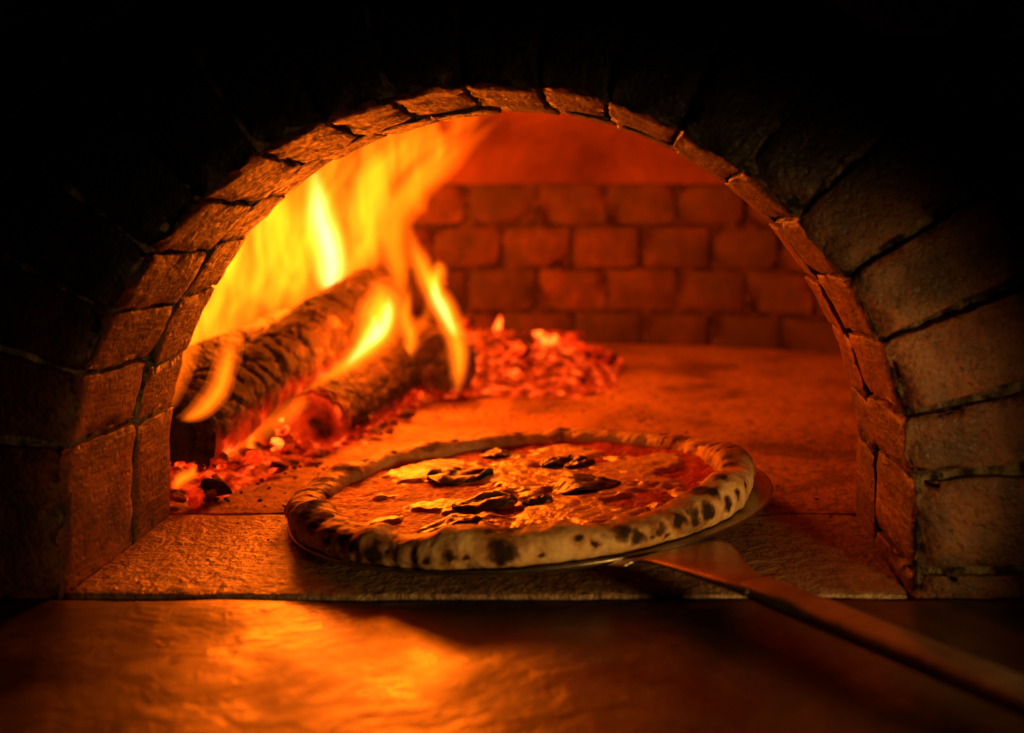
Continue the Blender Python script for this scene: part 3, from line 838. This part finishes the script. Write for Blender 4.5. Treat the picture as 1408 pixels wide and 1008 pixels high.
# (shell size, colour, strength, streaks)
def fset(name, rows): return [(r[0], flame_mat(name + '_gas', *r[1:])) for r in rows]
F_sheet = fset('flame_sheet', [(1.0, (1.0, 0.115, 0.002), 13.0, (0.0, 2.6)), (0.7, (1.0, 0.14, 0.003), 21.0, (0.0, 2.8))])
F_wisp = fset('flame_wisp', [(s, (1.0, 0.125, 0.002), 22.0) for s in (1.0, 0.72, 0.42)])
F_tongue = fset('flame_tongue', [(s, (1.0, 0.12 + 0.03 * i, 0.003), 28.0 + 20 * i) for i, s in enumerate((1.0, 0.76, 0.52, 0.28))])
F_core = fset('flame_core', [(s, (1.0, 0.14 + 0.06 * i, 0.004 + 0.02 * i * i), 55.0 + 45 * i) for i, s in enumerate((1.0, 0.76, 0.52, 0.28))])
fire = empty('fire', (P(330, 640, 0.5).x, 0.5, 0.0))
tag(fire, 'tall yellow and orange flames rising from the logs up to the vault', 'fire')
finv = Matrix.Translation(-fire.location)
def flame(pts, mats, depth=0.8, seed=0.0, wob=0.25):
    """pts: (u, v, Y, radius px)"""
    q = [Vector((*P(u, v, Y), r * (D + Y) / F)) for u, v, Y, r in pts]
    def cr(i, f):
        a = q[max(0, i - 1)]; b = q[i]; c = q[min(len(q) - 1, i + 1)]; d = q[min(len(q) - 1, i + 2)]
        return 0.5 * ((2 * b) + (c - a) * f + (2 * a - 5 * b + 4 * c - d) * f * f + (3 * b - a - 3 * c + d) * f ** 3)
    cs = [cr(i, j / 8) for i in range(len(q) - 1) for j in range(8)] + [q[-1]]
    V = []; Fc = []; MI = []; NS = 18
    for i, c in enumerate(cs):                 # the tongue wanders a little
        f = i / (len(cs) - 1); k2 = c.w * 0.30 * wob / 0.2
        c.x += k2 * mn.noise(Vector((i * 0.10, seed, 0.3))); c.z += 0.5 * k2 * mn.noise(Vector((i * 0.10, seed, 7.3)))
    n0 = len(cs) - 1
    for si, (sk, _) in enumerate(mats):
        base = len(V); a0 = (1 - sk) * 0.14; a1 = 1 - (1 - sk) * 0.26; NC = 40
        ring = []
        for i in range(NC + 1):
            x = (a0 + (a1 - a0) * i / NC) * n0; i0 = min(n0 - 1, int(x)); ring.append(cs[i0].lerp(cs[i0 + 1], x - i0))
        for i, c in enumerate(ring):
            a = ring[max(0, i - 1)].to_3d(); b = ring[min(NC, i + 1)].to_3d(); t = (b - a).normalized()
            side = t.cross(Vector((0, 1, 0))).normalized(); dep = t.cross(side)
            e = i / NC; taper = min(1, (e / 0.10) ** 0.6 if e < 0.10 else 1, ((1 - e) / 0.2) ** 0.7 if e > 0.8 else 1)
            r = max(0.0002, c.w * max(0.02, taper)) * sk
            for kk in range(NS):
                an = 2 * pi * kk / NS; dv = side * cos(an) + dep * (sin(an) * depth)
                V.append(c.to_3d() + dv * (r * (1 + wob * mn.noise(Vector((cos(an) * 1.3, sin(an) * 1.3, (a0 + (a1 - a0) * e) * n0 * 0.16 + seed))))))
        for i in range(NC):
            for kk in range(NS):
                x, y = base + i * NS + kk, base + i * NS + (kk + 1) % NS; Fc.append((x, y, y + NS, x + NS)); MI.append(si)
        Fc.append([base + kk for kk in range(NS)][::-1]); MI.append(si)
        Fc.append([base + NC * NS + kk for kk in range(NS)]); MI.append(si)
    me = bpy.data.meshes.new('flame'); me.from_pydata([tuple(v) for v in V], [], Fc); me.update()
    for _, mm in mats: me.materials.append(mm)
    me.polygons.foreach_set('material_index', MI)
    o = link('flame', me, None, fire); o.matrix_parent_inverse = finv
    return o
# the broad sheet behind the leaning log
flame([(205, 570, 0.63, 10), (235, 480, 0.63, 45), (280, 385, 0.64, 66), (325, 300, 0.65, 60), (375, 220, 0.66, 46), (430, 150, 0.67, 8)], F_sheet, 0.6, 1)
flame([(290, 520, 0.65, 12), (320, 440, 0.66, 58), (360, 350, 0.67, 74), (405, 270, 0.68, 66), (460, 190, 0.68, 50), (520, 120, 0.69, 10)], F_sheet, 0.6, 2)
flame([(380, 470, 0.68, 12), (410, 400, 0.69, 52), (440, 330, 0.70, 64), (475, 255, 0.71, 58), (540, 185, 0.71, 45), (610, 130, 0.71, 12)], F_sheet, 0.6, 3)
flame([(470, 410, 0.73, 10), (495, 350, 0.75, 42), (515, 290, 0.75, 46), (550, 235, 0.75, 42), (610, 185, 0.74, 36), (690, 140, 0.73, 10)], F_sheet, 0.6, 4)
# wisps inside and along its right edge
flame([(540, 420, 0.76, 4), (548, 360, 0.76, 20), (545, 305, 0.76, 24), (575, 260, 0.76, 24), (625, 215, 0.75, 20), (700, 155, 0.75, 5)], F_wisp, 0.7, 5)
flame([(520, 330, 0.73, 4), (500, 280, 0.73, 16), (515, 235, 0.73, 18), (560, 200, 0.73, 15), (620, 165, 0.73, 4)], F_wisp, 0.7, 51)
flame([(330, 480, 0.63, 4), (345, 400, 0.63, 18), (370, 330, 0.63, 22), (380, 260, 0.63, 16), (420, 190, 0.63, 4)], F_wisp, 0.7, 52)
flame([(265, 520, 0.61, 4), (275, 440, 0.61, 22), (300, 370, 0.61, 24), (340, 310, 0.61, 16), (360, 240, 0.61, 4)], F_wisp, 0.7, 53)
flame([(400, 440, 0.67, 4), (405, 370, 0.67, 16), (400, 310, 0.67, 20), (420, 250, 0.67, 16), (470, 190, 0.67, 4)], F_wisp, 0.7, 54)
flame([(590, 265, 0.75, 3), (580, 285, 0.75, 10), (570, 255, 0.75, 14), (600, 215, 0.75, 10), (650, 175, 0.75, 3)], F_wisp, 0.7, 55)
for q, pts in enumerate(([(285, 500), (300, 420), (322, 350), (330, 290), (365, 230)], [(375, 450), (388, 380), (392, 310), (415, 250), (465, 190)], [(495, 360), (512, 300), (530, 250), (575, 210), (640, 170)],
                         [(245, 520), (262, 450), (290, 395), (300, 340), (330, 290)], [(425, 420), (418, 350), (440, 290), (480, 230), (520, 170)], [(350, 470), (352, 400), (372, 350), (365, 300), (395, 240)])):
    flame([(u, v, 0.655, (3, 9, 11, 8, 3)[i]) for i, (u, v) in enumerate(pts)], F_wisp, 0.8, 60 + q * 3.7, 0.35)
# tongues
flame([(453, 412, .68, 8), (456, 375, .68, 30), (449, 325, .68, 30), (436, 270, .68, 22), (425, 200, .68, 4)], F_core, 0.6, 6, .2)
flame([(565, 440, .62, 4), (548, 375, .62, 16), (538, 325, .62, 22), (552, 275, .62, 20), (600, 235, .61, 14), (650, 190, .6, 4)], F_wisp, 0.7, 7)
flame([(627, 550, .60, 8), (630, 490, .60, 17), (615, 435, .60, 20), (590, 390, .60, 18), (572, 345, .61, 14), (562, 295, .62, 4)], F_tongue, 0.8, 8, .15)
flame([(630, 470, .60, 3), (612, 430, .60, 14), (598, 402, .60, 12), (600, 370, .60, 4)], F_core, 0.7, 9, .1)
flame([(604, 412, .605, 4), (597, 388, .605, 17), (604, 370, .605, 13), (600, 355, .605, 4)], F_tongue, 0.8, 10, .1)
flame([(405, 548, .40, 3), (455, 515, .42, 12), (495, 487, .46, 22), (520, 450, .50, 34), (520, 410, .53, 36), (505, 380, .55, 12)], F_tongue, 0.6, 11, .15)
flame([(470, 508, .44, 3), (503, 474, .46, 15), (518, 452, .48, 16), (508, 425, .50, 5)], F_core, 0.6, 12, .1)
flame([(505, 480, .46, 3), (526, 455, .48, 14), (532, 430, .50, 14), (536, 400, .52, 4)], F_core, 0.6, 121, .1)
flame([(240, 574, .24, 4), (268, 566, .24, 15), (298, 540, .24, 20), (312, 500, .25, 20), (320, 450, .26, 16), (316, 405, .27, 10), (322, 360, .28, 4)], F_wisp, 0.8, 13, .15)
flame([(245, 580, .24, 3), (278, 564, .24, 13), (302, 530, .25, 15), (312, 495, .26, 12), (318, 455, .28, 4)], F_tongue, 0.7, 131, .15)
flame([(232, 570, .25, 4), (240, 525, .26, 18), (252, 470, .28, 24), (270, 410, .30, 20), (290, 340, .32, 5)], F_wisp, 0.8, 14, .2)
flame([(545, 505, .58, 4), (566, 470, .58, 14), (556, 430, .58, 12), (566, 395, .58, 4)], F_tongue, 0.7, 15, .2)
flame([(545, 470, .62, 3), (575, 450, .62, 10), (590, 425, .62, 9), (585, 395, .62, 3)], F_wisp, 0.7, 151, .2)
flame([(343, 655, .33, 4), (350, 628, .33, 12), (347, 608, .33, 8), (356, 585, .33, 3)], F_tongue, 0.9, 16, .3)
flame([(238, 676, .235, 4), (250, 660, .235, 13), (262, 648, .235, 9), (268, 632, .235, 3)], F_tongue, 0.9, 17, .3)
flame([(285, 655, .30, 5), (330, 615, .33, 14), (375, 585, .36, 17), (415, 550, .40, 13), (445, 525, .42, 4)], F_wisp, 0.7, 18, .35)
flame([(470, 400, .70, 4), (490, 365, .70, 16), (505, 330, .70, 18), (500, 290, .70, 13), (520, 250, .70, 4)], F_wisp, 0.8, 20, .35)
# the light the flames give (in the flames)
FC = (1.0, 0.138, 0.003)
lamp('flame_light', 'POINT', P(385, 370, 0.66), 14.0, FC, 0.06)
lamp('flame_light', 'POINT', P(590, 235, 0.66), 8.0, FC, 0.07)
lamp('flame_light', 'POINT', P(525, 440, 0.47), 2.4, FC, 0.03)
